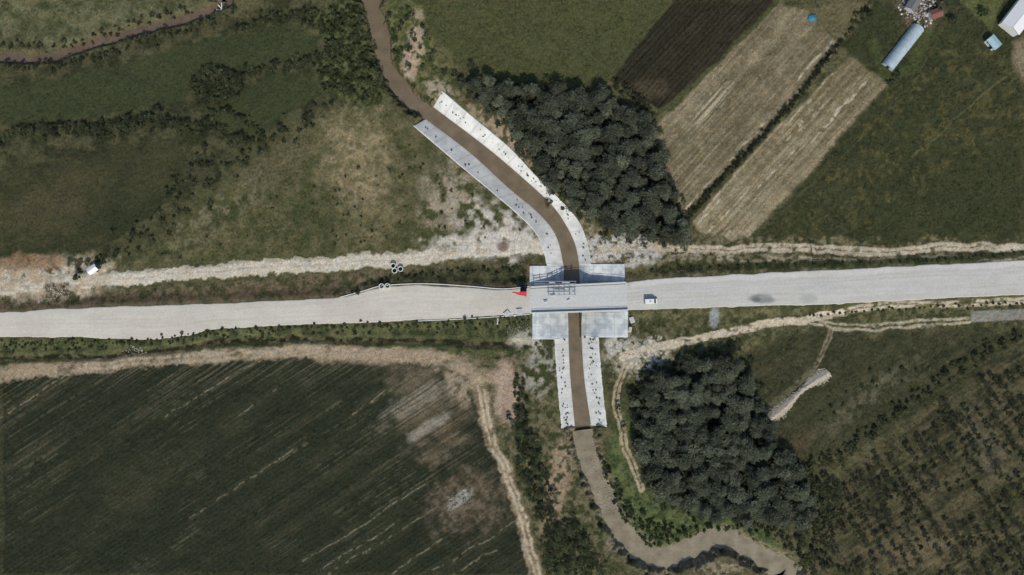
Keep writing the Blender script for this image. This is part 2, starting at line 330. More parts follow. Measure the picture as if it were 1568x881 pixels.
def mat_c(name,c,rough=.6,metal=0,na=.12,ns=2.0,srgb=True,spec=.4):
    m=bpy.data.materials.new(name); m.use_nodes=True; nt=m.node_tree; N=nt.nodes; b=N['Principled BSDF']
    b.inputs['Roughness'].default_value=rough; b.inputs['Metallic'].default_value=metal; b.inputs['Specular IOR Level'].default_value=spec
    c=lin(c)
    tc=N.new('ShaderNodeTexCoord'); no=N.new('ShaderNodeTexNoise'); no.inputs['Scale'].default_value=ns; no.inputs['Detail'].default_value=5
    nt.links.new(tc.outputs['Object'],no.inputs['Vector'])
    r=N.new('ShaderNodeValToRGB'); r.color_ramp.elements[0].position=.3; r.color_ramp.elements[1].position=.7
    r.color_ramp.elements[0].color=(*(c*(1-na)),1); r.color_ramp.elements[1].color=(*np.minimum(c*(1+na),1),1)
    nt.links.new(no.outputs['Fac'],r.inputs['Fac']); nt.links.new(r.outputs['Color'],b.inputs['Base Color']); return m
M_ground=mat_attr('ground_soil_grass',.97,2.6,.28,.45,3.0,.08)
M_road=mat_attr('road_gravel',.9,1.5,.06,.15,4,.15)
M_conc=mat_attr('concrete_lining',.9,1.2,.05,.08,3,.2)
M_leaf=mat_attr('foliage',.75,1.0,.15,0,3,.2,.35)
M_rock=mat_attr('rock',.9,2.,.15,.2,3,.2)
M_bark=mat_c('bark',(78,66,52),.9)
M_cw=mat_c('concrete_white',(230,230,223),.8); M_cg=mat_c('concrete_grey',(190,193,190),.85)
M_steel=mat_c('galvanised_steel',(146,164,178),.45,.3); M_white=mat_c('white_paint',(242,242,240),.35,0,.03)
M_glass=mat_c('dark_glass',(28,32,36),.08); M_black=mat_c('rubber',(24,24,25),.8); M_red=mat_c('red_cloth',(212,30,42),.6,0,.1)
M_dk=mat_c('dark_blue_paint',(30,42,66),.5)
V=np.c_[WX(X),WY(Y),Z]; F=gridF(ny,nx)[:,::-1]
mk('ground',V,F,M_ground,C,True)
# ---------------- road
xr=xs; nv=34
top=np.interp(xr,Tp[:,0],Tp[:,1]); bot=np.interp(xr,Bp[:,0],Bp[:,1])
def sm(a,w=21):
    k=np.ones(w)/w; return np.convolve(np.pad(a,w//2,mode='edge'),k,mode='valid')
onb=ss(795,812,xr)*ss(978,962,xr)
jt=(fbm(xr/26,xr*0+3,3,5)-.5)*3.0+(fbm(xr/4,xr*0+3,2,5)-.5)*.9; jb=(fbm(xr/26,xr*0+9,3,6)-.5)*4.0+(fbm(xr/4,xr*0+3,2,15)-.5)*1.2
top=onb*top+(1-onb)*(sm(top)+jt); bot=onb*bot+(1-onb)*(sm(bot)+jb)
v=np.linspace(0,1,nv)
vv=np.r_[0,v,1]; RY=top[None,:]+(bot-top)[None,:]*vv[:,None]; RX=np.repeat(xr[None,:],nv+2,0)
RZ=np.zeros_like(RX)+.10*(1-(2*vv[:,None]-1)**2); RZ[0]-=.35; RZ[-1]-=.35; RY[0]-=.6; RY[-1]+=.6
RZ+= (fbm(RX/6,RY/3,2,7)-.5)*.02
fx,fy=RX.ravel(),RY.ravel(); fv=np.repeat(vv,len(xr))
n1=fbm(fx/80,fv*14,3,201); n2=fbm(fx/12,fy/9,4,202); n3=rng.random(fx.shape); n4=fbm(fx/50,fy/20,3,203)
west=ss(860,700,fx)
rc=mixc((190,189,181),(212,209,199),np.clip(n1*.7+n2*.4,0,1))
wc=mixc((202,194,176),(222,215,199),np.clip(n1*.6+n2*.5,0,1)); rc=rc*(1-west[:,None])+wc*west[:,None]
def rp(m,c):
    global rc
    rc=rc*(1-m[:,None])+lin(c)*m[:,None]
rp(ss(.24,.12,fv+ (n2-.5)*.2)*(fx>965)*.7,(224,219,208)); rp(hard(n4,.58,.12)*.22,(184,175,156))
rp(ss(.03,.0,np.abs(fv-.22))*(fx>965)*.35*hard(n1,.5,.15),(154,154,147)); rp(ss(.10,.0,1-fv+(n2-.5)*.1)*.6,(198,191,172)); rp(ss(.08,.0,fv+(n2-.5)*.1)*.5,(202,197,181))
rp(ss(1.2,.7,np.hypot((fx-1166)/20,(fy-458)/8)+(n2-.5)*.6)*.75,(118,126,120)); rp(ss(1.2,.6,np.hypot((fx-1158)/7,(fy-459)/5))*.6,(88,98,94))
rp(ss(1.3,.6,np.hypot((fx-1240)/13,(fy-458)/7)+(n2-.5)*.6)*.5,(160,164,158)); rp(ss(1.3,.8,np.hypot((fx-770)/40,(fy-465)/13)+(n2-.5)*.8)*.35,(202,183,158))
for c_ in (.3,.42,.62,.74): rp(ss(.035,.0,np.abs(fv-c_+.04*np.sin(fx/130+c_*9)))*.3*hard(fbm(fx/30,fv*3,2,204),.45,.2),(230,225,213))
for c_ in (.36,.68): rp(ss(.03,.0,np.abs(fv-c_+.04*np.sin(fx/130+c_*9)))*.2*hard(fbm(fx/30,fv*3,2,205),.45,.2),(168,160,144))
rp(((fx>812)&(fx<960))*.5,(210,214,212))
rc*=(.93+.14*n3)[:,None]
mk('road',np.c_[WX(fx),WY(fy),RZ.ravel()],gridF(nv+2,len(xr))[:,::-1],M_road,rc,True)
# ---------------- linings
def loft(name,o,i,zo,zi,n=170,m=14):
    A=resample(o,n); B=resample(i,n); u=np.linspace(0,1,m)
    P=A[:,None,:]*(1-u)[None,:,None]+B[:,None,:]*u[None,:,None]; Zl=np.repeat((zo+(zi-zo)*u)[None],n,0)
    P[:,0]+= (fbm(np.arange(n)/4,np.zeros(n),3,9)-.5)[:,None]*2.0
    P=np.concatenate([P[:,:1],P],1); Zl=np.concatenate([Zl[:,:1]-.7,Zl],1)
    P=np.concatenate([P[:1],P,P[-1:]],0); Zl=np.concatenate([Zl[:1]-.7,Zl,Zl[-1:]-.7],0)
    x,y=P[...,0].ravel(),P[...,1].ravel()
    a=fbm(x/10,y/10,4,210); s=fbm(x/2.5,y/2.5,2,211); uu=np.tile(np.r_[0,u],n+2)
    c=mixc((218,218,209),(238,237,228),hard(a,.48,.2)); mm=(hard(s,.82,.05)*.4)[:,None]; c=c*(1-mm)+lin((130,130,104))*mm
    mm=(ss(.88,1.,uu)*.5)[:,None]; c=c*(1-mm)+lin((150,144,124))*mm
    jn=((np.arange(n+2)%12)==0).repeat(m+1)*.18; c=c*(1-jn[:,None])
    c*=(.96+.08*rng.random(len(x)))[:,None]
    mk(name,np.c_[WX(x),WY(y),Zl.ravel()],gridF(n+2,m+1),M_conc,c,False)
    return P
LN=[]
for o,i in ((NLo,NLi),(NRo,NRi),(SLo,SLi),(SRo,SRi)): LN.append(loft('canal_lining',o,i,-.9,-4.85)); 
for nme,a in APR.items():
    xi,xo,xw,y0,y1=a; n,m=30,50
    yy=np.linspace(y0,y1,n); xx=np.linspace(xw,xi,m); PX,PY=np.meshgrid(xx,yy)
    ZZ=az(PX,PY,a); ZZ=np.concatenate([ZZ,ZZ[-1:]-.8],0); PX=np.concatenate([PX,PX[-1:]],0); PY=np.concatenate([PY,PY[-1:]],0)
    PX=np.concatenate([PX[:,:1],PX],1);PY=np.concatenate([PY[:,:1],PY],1);ZZ=np.concatenate([ZZ[:,:1]-.8,ZZ],1)
    x,y=PX.ravel(),PY.ravel(); aa=fbm(x/8,y/8,4,220); c=mixc((190,199,200),(222,226,222),hard(aa,.48,.15)); c*=(.95+.10*rng.random(len(x)))[:,None]
    jn=(((np.arange(m+1)%10)==5)[None,:]|((np.arange(n+1)%10)==5)[:,None]).ravel()*.15; c=c*(1-jn[:,None])
    mk('bridge_apron',np.c_[WX(x),WY(y),ZZ.ravel()],gridF(n+1,m+1),M_conc,c,False)
# ---------------- water
def mat_water(c1,c2,sp=.5):
    m=mat_c('muddy_water',c1,.1,0,.15,.22,spec=.5); nt=m.node_tree; N=nt.nodes
    cr_=[q for q in N if q.type=='VALTORGB'][0]; e=cr_.color_ramp.elements; e[0].color=(*lin(c1),1); e[1].color=(*lin(c2),1)
    tc=[q for q in N if q.type=='TEX_COORD'][0]
    n=N.new('ShaderNodeTexNoise'); n.inputs['Scale'].default_value=1.2; n.inputs['Detail'].default_value=5; bp=N.new('ShaderNodeBump'); bp.inputs['Strength'].default_value=.4; bp.inputs['Distance'].default_value=.3
    nt.links.new(tc.outputs['Object'],n.inputs['Vector']); nt.links.new(n.outputs['Fac'],bp.inputs['Height']); nt.links.new(bp.outputs['Normal'],N['Principled BSDF'].inputs['Normal']); return m
M_w=mat_water((114,98,72),(136,119,90)); M_w2=mat_water((130,118,90),(164,152,124)); M_w3=mat_water((104,86,66),(124,106,84))
def strip(name,P,hw,z,mat):
    P=np.array(P); T=np.gradient(P,axis=0); T/=np.hypot(T[:,0],T[:,1])[:,None]+1e-9; Nn=np.c_[-T[:,1],T[:,0]]
    u=np.linspace(-1,1,5); Q=P[:,None,:]+Nn[:,None,:]*hw*u[None,:,None]
    mk(name,np.c_[WX(Q[...,0].ravel()),WY(Q[...,1].ravel()),np.full(Q.shape[0]*5,z)],gridF(len(P),5)[:,::-1],mat,None,True)
allc=np.vstack([[(566,-3000)],rN,cc[1:]])
strip('river_water',allc,17,-4.65,M_w); strip('river_water',np.vstack([rS[1:],[(1218,900),(1218,3000)]]) ,26,-4.62,M_w2)
strip('stream_water',np.vstack([[(-3000,84)],st,[(346,-3000)]]),10,-3.1,M_w3)
# ---------------- foliage
def frame(d,r):
    a=d/np.linalg.norm(d,axis=1)[:,None]; b=np.cross(a,r); b/=np.linalg.norm(b,axis=1)[:,None]+1e-9; return a,b
def trunk_tpl():
    Vs=[];Fs=[]
    def cone(p0,p1,r0,r1,n=6):
        b=len(Vs); p0=np.array(p0,float);p1=np.array(p1,float); d=p1-p0; d/=np.linalg.norm(d); e=np.cross(d,[.3,.9,.2]); e/=np.linalg.norm(e); f=np.cross(d,e)
        for p,r in ((p0,r0),(p1,r1)):
            for k in range(n):
                t=2*math.pi*k/n; Vs.append(p+r*(math.cos(t)*e+math.sin(t)*f))
        for k in range(n): Fs.append((b+k,b+(k+1)%n,b+n+(k+1)%n,b+n+k))
    cone((0,0,0),(.02,.01,.5),.05,.035); cone((.02,.01,.5),(0,0,.95),.035,.012)
    for k in range(6):
        t=k*1.05; z=.35+.07*k; cone((.01,0,z),(.45*math.cos(t),.45*math.sin(t),z+.28),.02,.006)
    return np.array(Vs),np.array(Fs)
TV,TF=trunk_tpl()
def foliage(name,px,py,R,H,Kl,L,ls,cA,cB,trunk=True,elong=.42,flat=.8,zoff=0.,spread=1.):
    px=np.asarray(px,float);py=np.asarray(py,float);T=len(px)
    R=np.broadcast_to(R,(T,)).astype(float);H=np.broadcast_to(H,(T,)).astype(float)
    bz=hz(px,py)+zoff; base=np.c_[WX(px),WY(py),bz]
    ang=rng.random((T,Kl))*.7+np.arange(Kl)[None]*2.399+rng.random((T,1))*6.28
    rr=np.sqrt((np.arange(Kl)+.3)/Kl)[None]*.82*(.75+.5*rng.random((T,Kl)))
    lc=np.stack([np.cos(ang)*rr*R[:,None],np.sin(ang)*rr*R[:,None],H[:,None]+(.6-rr**2*1.1+(rng.random((T,Kl))-.5)*.5)*R[:,None]],-1)
    lr=R[:,None]*(.22+.16*rng.random((T,Kl)))*spread
    n=T*Kl*L
    d=rng.normal(size=(T,Kl,L,3)); d[...,2]=np.abs(d[...,2])*.9-.25; d/=np.linalg.norm(d,axis=-1,keepdims=True)
    rad=lr[...,None]*(.45+.8*rng.random((T,Kl,L)))
    p=lc[:,:,None,:]+d*rad[...,None]*np.array([1,1,flat])
    out=p.copy(); out[...,2]=0; out/=np.linalg.norm(out,axis=-1,keepdims=True)+1e-6
    ax=out*.9+d*.6+rng.normal(size=p.shape)*.4; ax[...,2]*=.5
    P=(p+base[:,None,None,:]).reshape(n,3); ax=ax.reshape(n,3)
    up=rng.normal(size=(n,3))*.55+np.array([0,0,1.])
    a,b=frame(ax,up)
    l=(ls*(.5+rng.random(n)))[:,None]; w=l*elong
    V=np.stack([P-a*l*.5,P+b*w*.5,P+a*l*.5,P-b*w*.5],1).reshape(-1,3)
    F=np.arange(4*n).reshape(n,4)
    br=(.65+.7*rng.random((T,1,1)))*(.7+.6*rng.random((T,Kl,1)))*(.6+.8*rng.random((T,Kl,L))); mixv=(rng.random((T,1,1))*.6+rng.random((T,Kl,L))*.4)+0*br
    c=mixc(cA,cB,mixv.reshape(n))*br.reshape(n,1); c=np.repeat(c,4,0)
    ob=mk(name,V,F,M_leaf,c,False)
    if trunk:
        a2=rng.random(T)*6.28; sc_=(H+R*.5)
        tv=TV[None]*np.stack([R*1.4,R*1.4,sc_],-1)[:,None,:]; ca,sa=np.cos(a2)[:,None],np.sin(a2)[:,None]
        x=tv[...,0]*ca-tv[...,1]*sa; y=tv[...,0]*sa+tv[...,1]*ca
        tv=np.stack([x,y,tv[...,2]],-1)+base[:,None,:]-np.array([0,0,.1])
        tf=(TF[None]+(np.arange(T)*len(TV))[:,None,None]).reshape(-1,4)
        t=mk('trunks_and_limbs',tv.reshape(-1,3),tf,M_bark); t.parent=ob
    return ob
def scat(pg,s,jit=.45):
    P=np.array(pg,float); x,y=np.meshgrid(np.arange(P[:,0].min(),P[:,0].max(),s),np.arange(P[:,1].min(),P[:,1].max(),s*.87))
    x=x+ (np.arange(x.shape[0])%2)[:,None]*s*.5
    x=x.ravel()+rng.uniform(-jit,jit,x.size)*s; y=y.ravel()+rng.uniform(-jit,jit,y.size)*s
    k=inside(P,x,y); return x[k],y[k]
def along(pts,step,wd):
    P=cr(pts); L=np.hypot(*np.diff(P,axis=0).T).sum(); n=max(2,int(L/step)); Q=resample(P,n)
    return Q[:,0]+rng.normal(size=n)*wd,Q[:,1]+rng.normal(size=n)*wd
WA,WB=(82,91,72),(118,124,98)
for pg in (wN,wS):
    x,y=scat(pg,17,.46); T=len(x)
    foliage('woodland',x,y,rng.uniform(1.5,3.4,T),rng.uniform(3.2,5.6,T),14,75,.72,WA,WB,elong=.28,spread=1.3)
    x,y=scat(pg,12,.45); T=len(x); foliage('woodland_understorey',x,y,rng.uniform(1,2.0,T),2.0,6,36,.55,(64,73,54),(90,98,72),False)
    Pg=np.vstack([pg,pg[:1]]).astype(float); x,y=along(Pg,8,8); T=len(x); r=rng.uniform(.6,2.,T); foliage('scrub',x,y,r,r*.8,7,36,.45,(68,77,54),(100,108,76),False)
BA,BB=(62,70,44),(98,104,68)
def hedge(pts,step,wd,R=(.7,1.6),nm='hedgerow',cA=BA,cB=BB):
    x,y=along(pts,step,wd); T=len(x); r=rng.uniform(*R,T); foliage(nm,x,y,r,r*.7,6,30,.42,cA,cB,False)
hedge([(0,212),(60,204),(120,197),(180,197),(245,192),(300,195),(345,212),(372,222)],2.6,6,(.8,2.2))
hedge([(150,210),(230,175),(262,180)],4,6)
x,y=scat([(290,128),(310,108),(350,103),(372,118),(368,145),(340,158),(305,155)],7); foliage('scrub',x,y,rng.uniform(1,2.2,len(x)),1.2,6,36,.45,BA,BB,False)
hedge([(370,120),(400,105),(450,98),(490,90),(500,60),(488,35),(440,25),(400,30),(360,48)],4,4,(.6,1.8))
hedge([(140,402),(200,375),(275,318),(350,262),(430,200),(500,165)],5,9,(.5,1.4))
hedge([(250,300),(290,262),(320,235)],4,6,(.5,1.6))
hedge([(300,190),(345,172),(400,205),(372,222)],5,4,(.6,1.5))
hedge([(1290,62),(1235,130),(1180,195),(1110,270),(1052,335)],2.6,2.2,(.5,1.1),cA=(48,53,34),cB=(76,79,52))
hedge([(1335,0),(1310,40),(1290,62)],4,3,(.6,1.2)); hedge([(1365,130),(1380,110)],5,3)
hedge([(940,128),(985,160),(1010,200)],4,4,(.8,1.8))
hedge([(0,97),(80,100),(150,82),(230,60),(300,40),(360,15)],4.5,5,(.4,1.2)); hedge([(0,68),(100,66),(200,34),(290,10)],6,4,(.4,1.1))
for pg,s in (([(440,20),(545,5),(572,60),(580,110),(600,140),(560,160),(500,150),(480,115),(505,60)],11),([(590,5),(640,5),(655,60),(690,110),(640,120),(600,80)],17)):
    x,y=scat(pg,s); foliage('scrub',x,y,rng.uniform(.5,1.9,len(x)),.9,6,30,.42,(62,72,42),(102,111,68),False)
for pg,s,R in (([(775,640),(800,620),(830,700),(850,760),(845,800),(820,790),(795,720)],10,(.6,2.)),([(835,800),(880,800),(930,881),(835,881)],10,(1.,2.6)),([(920,700),(960,760),(1000,800),(1080,812),(1150,830),(1110,812),(1000,845),(940,780)],10,(.4,1.2)),([(1180,830),(1260,800),(1290,881),(1240,881)],12,(.6,1.8)),([(965,570),(1050,540),(1140,520),(1150,560),(1060,560),(985,600)],16,(.4,1.4)),([(1170,640),(1200,700),(1290,740),(1290,800),(1240,800)],11,(.8,2.4)),([(1000,240),(1050,340),(1060,372),(1030,372)],10,(.8,1.8)),([(785,580),(800,570),(812,640),(800,680)],9,(.5,1.3)),([(1010,765),(1080,790),(1200,810),(1200,830),(1080,808)],12,(.4,1.3))):
    x,y=scat(pg,s); T=len(x); r=rng.uniform(*R,T)
    foliage('scrub',x,y,r,r*.75,7,36,.45,(56,66,42),(92,104,64),False)
hedge([(1000,412),(1150,407),(1300,404),(1450,397),(1568,388)],14,2,(.2,.5)); hedge([(1240,482),(1400,472),(1568,466)],9,2,(.3,.6)); hedge([(540,445),(620,425),(800,412)],6,3,(.3,.8))
hedge([(0,530),(200,528),(330,512),(560,503),(810,492)],5,5,(.25,.7)); hedge([(0,524),(200,526),(330,508),(560,499),(810,487)],7,2,(.15,.45))
hedge([(1250,640),(1330,590),(1420,560)],12,9,(.4,.9)); hedge([(1210,720),(1300,690),(1390,620),(1500,545),(1568,520)],4,6,(.5,1.5))
x=rng.uniform(180,860,200); y=rng.uniform(150,400,200); k=(hz(x,y)>-2.6)&(y>410-(x-180)*.45)&(segdist(cc,x,y)>45)&(segdist(dr,x,y)>16); x,y=x[k],y[k]; r=rng.uniform(.2,.8,len(x)); foliage('scrub',x,y,r,r*.5,5,20,.35,BA,BB,False)
for px_,py_,r_ in ((1442,8,2.2),(1458,34,1.8),(1330,22,1.7),(652,150,1.4),(706,132,1.8),(118,425,1.2),(1505,20,1.6)):
    foliage('broadleaf_tree',[px_],[py_],r_,r_*1.3,10,70,.5,(66,76,50),(102,108,74))
# orchard
a=math.radians(34); ux,uy=math.cos(a),-math.sin(a); vx,vy=math.sin(a),math.cos(a)
I,J=np.meshgrid(np.arange(-40,60),np.arange(-30,40)); ox=1400+I*17*ux+J*22*vx; oy=760+I*17*uy+J*22*vy
ox=ox.ravel()+rng.normal(size=ox.size)*2.6; oy=oy.ravel()+rng.normal(size=oy.size)*2.6
pg=np.array([(1600,550),(1500,585),(1400,655),(1290,735),(1262,800),(1290,900),(1620,930)],float)
k=inside(pg,ox,oy)&(rng.random(ox.size)>.15)&(fbm(ox/60,oy/60,2,5)>.3); ox,oy=ox[k],oy[k]
foliage('orchard',ox,oy,rng.uniform(1.0,2.4,len(ox)),1.6,8,40,.42,(46,55,37),(76,84,56),True)
# lining plants
LX=[];LY=[];LZ=[]
for P,k in zip(LN,(22,46,36,36)):
    Q=P[2:-2,1:-2]
    i=rng.integers(0,Q.shape[0],k); j=np.clip((rng.normal(size=k)*.13+.5)*Q.shape[1],0,Q.shape[1]-1).astype(int)
    u=j/(Q.shape[1]+1.); LX+=list(Q[i,j,0]);LY+=list(Q[i,j,1]);LZ+=list(-.9-3.95*u)
LX=np.array(LX);LY=np.array(LY);LZ=np.array(LZ)
r=rng.uniform(.12,.5,len(LX)); foliage('weeds',LX,LY,r,r*.1,5,12,.28,(58,66,42),(92,97,64),False,zoff=LZ-hz(LX,LY),flat=.5)
# rough grass tufts
N=140000; gx=rng.uniform(-50,1618,N); gy=rng.uniform(-50,931,N)
smoothm=(mSW*.85+poly(fT1,3)*.6+poly(fT2,3)*.6+poly(gA,3)*.7+poly(gB,3)*.7+poly(gC,3)*.6)
SG=smoothm.reshape(ny,nx); j,i=gi(gx,gy); zz=ZG[j,i]
keep=(rng.random(N)>SG[j,i])&(zz>-3.0)&~((gy>np.interp(gx,Tp[:,0],Tp[:,1])-3)&(gy<np.interp(gx,Bp[:,0],Bp[:,1])+3))&(fbm(gx/12,gy/12,3,77)>.42)
keep&=~((gx>808)&(gx<965)&(gy>402)&(gy<522))&(segdist(cc,gx,gy)>40)
keep&=(CG[j,i].sum(1)<.45); gx,gy=gx[keep],gy[keep]; keepc=CG[j,i][keep]; T=len(gx); L=4
bz=hz(gx,gy); P=np.stack([WX(gx),WY(gy),bz+.14],-1)[:,None,:]+rng.normal(size=(T,L,3))*np.array([.22,.22,.08])
P=P.reshape(-1,3); n=len(P); A,B=frame(rng.normal(size=(n,3))*np.array([1,1,.5]),rng.normal(size=(n,3))*.5+np.array([0,0,1.]))
l=rng.uniform(.15,.5,(n,1)); V=np.stack([P-A*l*.5,P+B*l*.25,P+A*l*.5,P-B*l*.25],1).reshape(-1,3)
dry=(rng.random((T,1))>.8); tc_=keepc*rng.uniform(.6,1.35,(T,1))*np.array([.97,1.05,.88]); tc_=np.where(dry,tc_*np.array([1.7,1.55,1.35]),tc_)
mk('rough_grass',V,np.arange(4*n).reshape(n,4),M_leaf,np.repeat(tc_,L*4,0))
# ---------------- rocks
bm=bmesh.new(); bmesh.ops.create_icosphere(bm,subdivisions=1,radius=1); RV=np.array([v.co[:] for v in bm.verts]); RF=np.array([[v.index for v in f.verts] for f in bm.faces]); bm.free()
def rocks(name,x,y,s,c1,c2,z=None):
    T=len(x); z=hz(x,y) if z is None else z
    v=RV[None]*(.7+.6*rng.random((T,len(RV),1)))*rng.uniform(.6,1.2,(T,1,3))*np.asarray(s)[:,None,None]*np.array([1,1,.7])
    v=v+np.stack([WX(x),WY(y),z],-1)[:,None,:]; f=(RF[None]+(np.arange(T)*len(RV))[:,None,None]).reshape(-1,3)
    c=np.repeat(mixc(c1,c2,rng.random(T)),len(RV),0); mk(name,v.reshape(-1,3),f,M_rock,c)
n=9000; t=rng.random(n); off=rng.normal(size=n)*3.6*(.8+.4*np.sin(t*9)); px=1179+t*91; py=641-t*74+3*np.sin(t*8)
x=px+off*.63; y=py+off*.77
rocks('rubble_mound',x,y,rng.uniform(.10,.28,n),(184,172,148),(208,198,176),hz(x,y)+np.maximum(0,.8-np.abs(off)*.09))
def blob(name,cx,cy,rx,ry,n,s=(.1,.4),c1=(150,144,128),c2=(210,206,196)):
    x=cx+rng.normal(size=n)*rx*.5; y=cy+rng.normal(size=n)*ry*.5
    k=~((y>np.interp(x,Tp[:,0],Tp[:,1])-2)&(y<np.interp(x,Bp[:,0],Bp[:,1])+2))&(hz(x,y)>-2.5)&~((x>808)&(x<965)&(y>402)&(y<522)); x,y=x[k],y[k]; rocks(name,x,y,rng.uniform(*s,len(x)),c1,c2)
blob('rock_scatter',958,382,56,24,600,(.08,.28)); blob('rock_scatter',975,540,56,30,400,(.08,.25)); blob('rock_scatter',760,372,90,22,250,(.05,.16)); blob('rock_scatter',800,505,30,22,200,(.08,.22))
blob('rock_scatter',893,668,16,20,220,(.12,.4)); blob('rock_scatter',85,448,22,14,110,(.08,.3)); blob('rock_scatter',205,536,14,7,100,(.1,.3)); blob('scrap_heap',1412,14,26,22,260,(.2,.7),(120,90,80),(215,210,205)); blob('rock_scatter',700,768,20,9,120,(.08,.22))
n=160; t=rng.random(n); x=906+t*34+rng.normal(size=n)*7; y=690+t*100+rng.normal(size=n)*6; rocks('river_stones',x,y,rng.uniform(.1,.32,n),(140,132,112),(196,190,174),np.full(n,-4.6))
# ---------------- objects
def empty(name,px,py,z,rot=0):
    e=bpy.data.objects.new(name,None); e.location=(float(WX(px)),float(WY(py)),z); e.rotation_euler=(0,0,math.radians(rot)); sc.collection.objects.link(e); return e
def box(name,par,c,s,mat,bev=.03,rot=(0,0,0)):
    bm=bmesh.new(); bmesh.ops.create_cube(bm,size=1); bmesh.ops.scale(bm,vec=s,verts=bm.verts)
    if bev: bmesh.ops.bevel(bm,geom=bm.edges[:],offset=min(bev,min(s)*.3),segments=2,affect='EDGES')
    me=bpy.data.meshes.new(name); bm.to_mesh(me); bm.free(); me.materials.append(mat); o=bpy.data.objects.new(name,me); o.location=c; o.rotation_euler=rot; o.parent=par; sc.collection.objects.link(o); return o
def prof(name,par,pts,w,mat,loc=(0,0,0),bev=.06):
    bm=bmesh.new(); vs=[bm.verts.new((x,-w/2,z)) for x,z in pts]; f=bm.faces.new(vs); r=bmesh.ops.extrude_face_region(bm,geom=[f]); bmesh.ops.translate(bm,vec=(0,w,0),verts=[g for g in r['geom'] if isinstance(g,bmesh.types.BMVert)])
    bmesh.ops.recalc_face_normals(bm,faces=bm.faces[:])
    if bev: bmesh.ops.bevel(bm,geom=bm.edges[:],offset=bev,segments=2,affect='EDGES')
    me=bpy.data.meshes.new(name); bm.to_mesh(me); bm.free(); me.materials.append(mat); o=bpy.data.objects.new(name,me); o.location=loc; o.parent=par; sc.collection.objects.link(o); return o
def tube(name,par,p0,p1,r,mat,n=8):
    p0=np.array(p0,float);p1=np.array(p1,float);d=p1-p0;L=np.linalg.norm(d);d/=L
    e=np.cross(d,[.31,.2,.93] if abs(d[2])<.9 else [1,0,0]); e/=np.linalg.norm(e); f=np.cross(d,e)
    V=[p+r*(math.cos(2*math.pi*k/n)*e+math.sin(2*math.pi*k/n)*f) for p in (p0,p1) for k in range(n)]
    me=bpy.data.meshes.new(name); me.from_pydata([tuple(v) for v in V],[],[(k,(k+1)%n,n+(k+1)%n,n+k) for k in range(n)]+[tuple(range(n))[::-1],tuple(range(n,2*n))]); me.materials.append(mat)
    o=bpy.data.objects.new(name,me); o.parent=par; sc.collection.objects.link(o); return o
def L(e,px,py,z=0):
    return (float(WX(px))-e.location[0],float(WY(py))-e.location[1],z-e.location[2])
# bridge
b=empty('concrete_bridge',886,457,0)
x0,x1=float(WX(812))-b.location[0],float(WX(960))-b.location[0]
box('deck',b,((x0+x1)/2,0,-.62),(x1-x0,10.4,1.1),M_cg)
def beam(nm,p,q,w,h,zc,mat=M_cw):
    P=np.array(L(b,*p)[:2]);Q=np.array(L(b,*q)[:2]);c=(P+Q)/2;d=Q-P
    box(nm,b,(c[0],c[1],zc),(float(np.hypot(*d)),w,h),mat,.04,(0,0,math.atan2(d[1],d[0])))
beam('parapet_north',(812,439.5),(958,432.5),.5,2.0,.2); beam('parapet_south',(814,479.5),(961,475),.6,1.6,.1)
beam('kerb_north',(812,443),(958,436),.35,.3,.2,M_cg); beam('kerb_south',(814,477),(961,472.5),.3,.3,.2,M_cg)
beam('abutment_west',(864,438),(864,479),.7,4.8,-3.3,M_cg); beam('abutment_east',(890,437),(890,478),.7,4.8,-3.3,M_cg)
for k in range(19):
    x=815+k*7.9
    tube('rail_post',b,L(b,x,439.4-(x-812)*.048,.7),L(b,x,439.4-(x-812)*.048,2.1),.05,M_steel)
tube('handrail',b,L(b,812,439.5,2.1),L(b,958,432.5,2.1),.06,M_steel); tube('handrail',b,L(b,814,479.5,1.6),L(b,961,475,1.6),.06,M_steel)
s=empty('scaffold',860,445,0)
for (ya,yb) in ((431,431),(435,434.5),(445,444),(452,451)):
    tube('ledger',s,L(s,838 if ya>440 else 818,ya,1.4),L(s,882,yb,1.4),.13,M_steel)
for x in (818,828,840,848,856,864,872,880):
    tube('transom',s,L(s,x,430,1.46),L(s,x,452 if x>838 else 436,1.46),.11,M_steel)
    for y in (431,435,451):
        if x>838 or y<440: tube('standard',s,L(s,x,y,-.5 if y<440 else 0),L(s,x,y,2.2),.07,M_steel)
for x,y,w,d in ((845,433,9,2),(866,433,12,2),(874,446,3,10),(858,448,16,2.4)): box('plank',s,L(s,x,y,1.6),(w*S,d*S,.07),M_cg,.0)
for x,y,w,d,r_ in ((850,441,14,1.6,3),(866,440,10,3,-4),(846,452,8,3,8),(835,461,7,4,12),(870,459,5,2,30)): 
    e=empty('formwork_stack',x,y,.1,r_); box('panel_a',e,(0,0,.12),(w*S,d*S,.22),M_cw,.02); box('panel_b',e,(.1,.04,.30),(w*S*.85,d*S*.8,.12),M_steel,.02)
def ribbon(name,pts,w,h,z,mat):
    P=cr(pts,4); T=np.gradient(P,axis=0); T/=np.hypot(T[:,0],T[:,1])[:,None]; Nn=np.c_[-T[:,1],T[:,0]]*w/2
    A=P-Nn;B=P+Nn; n=len(P); V=np.vstack([np.c_[WX(q[:,0]),WY(q[:,1]),np.full(n,zz)] for q,zz in ((A,z),(A,z+h),(B,z+h),(B,z))])
    F=[]
    for r in range(3):
        i=np.arange(n-1)+r*n; F.append(np.c_[i,i+1,i+n+1,i+n])
    mk(name,V,np.vstack(F),mat)
ribbon('kerb',[(520,455.5),(555,446),(588,437.5),(650,434.5),(720,438.5),(770,442.5),(811,438.5)],1.3,.35,-.1,M_cw)
ribbon('kerb',[(640,491.5),(700,489),(770,484.5),(812,481)],1.1,.3,-.1,M_cw)
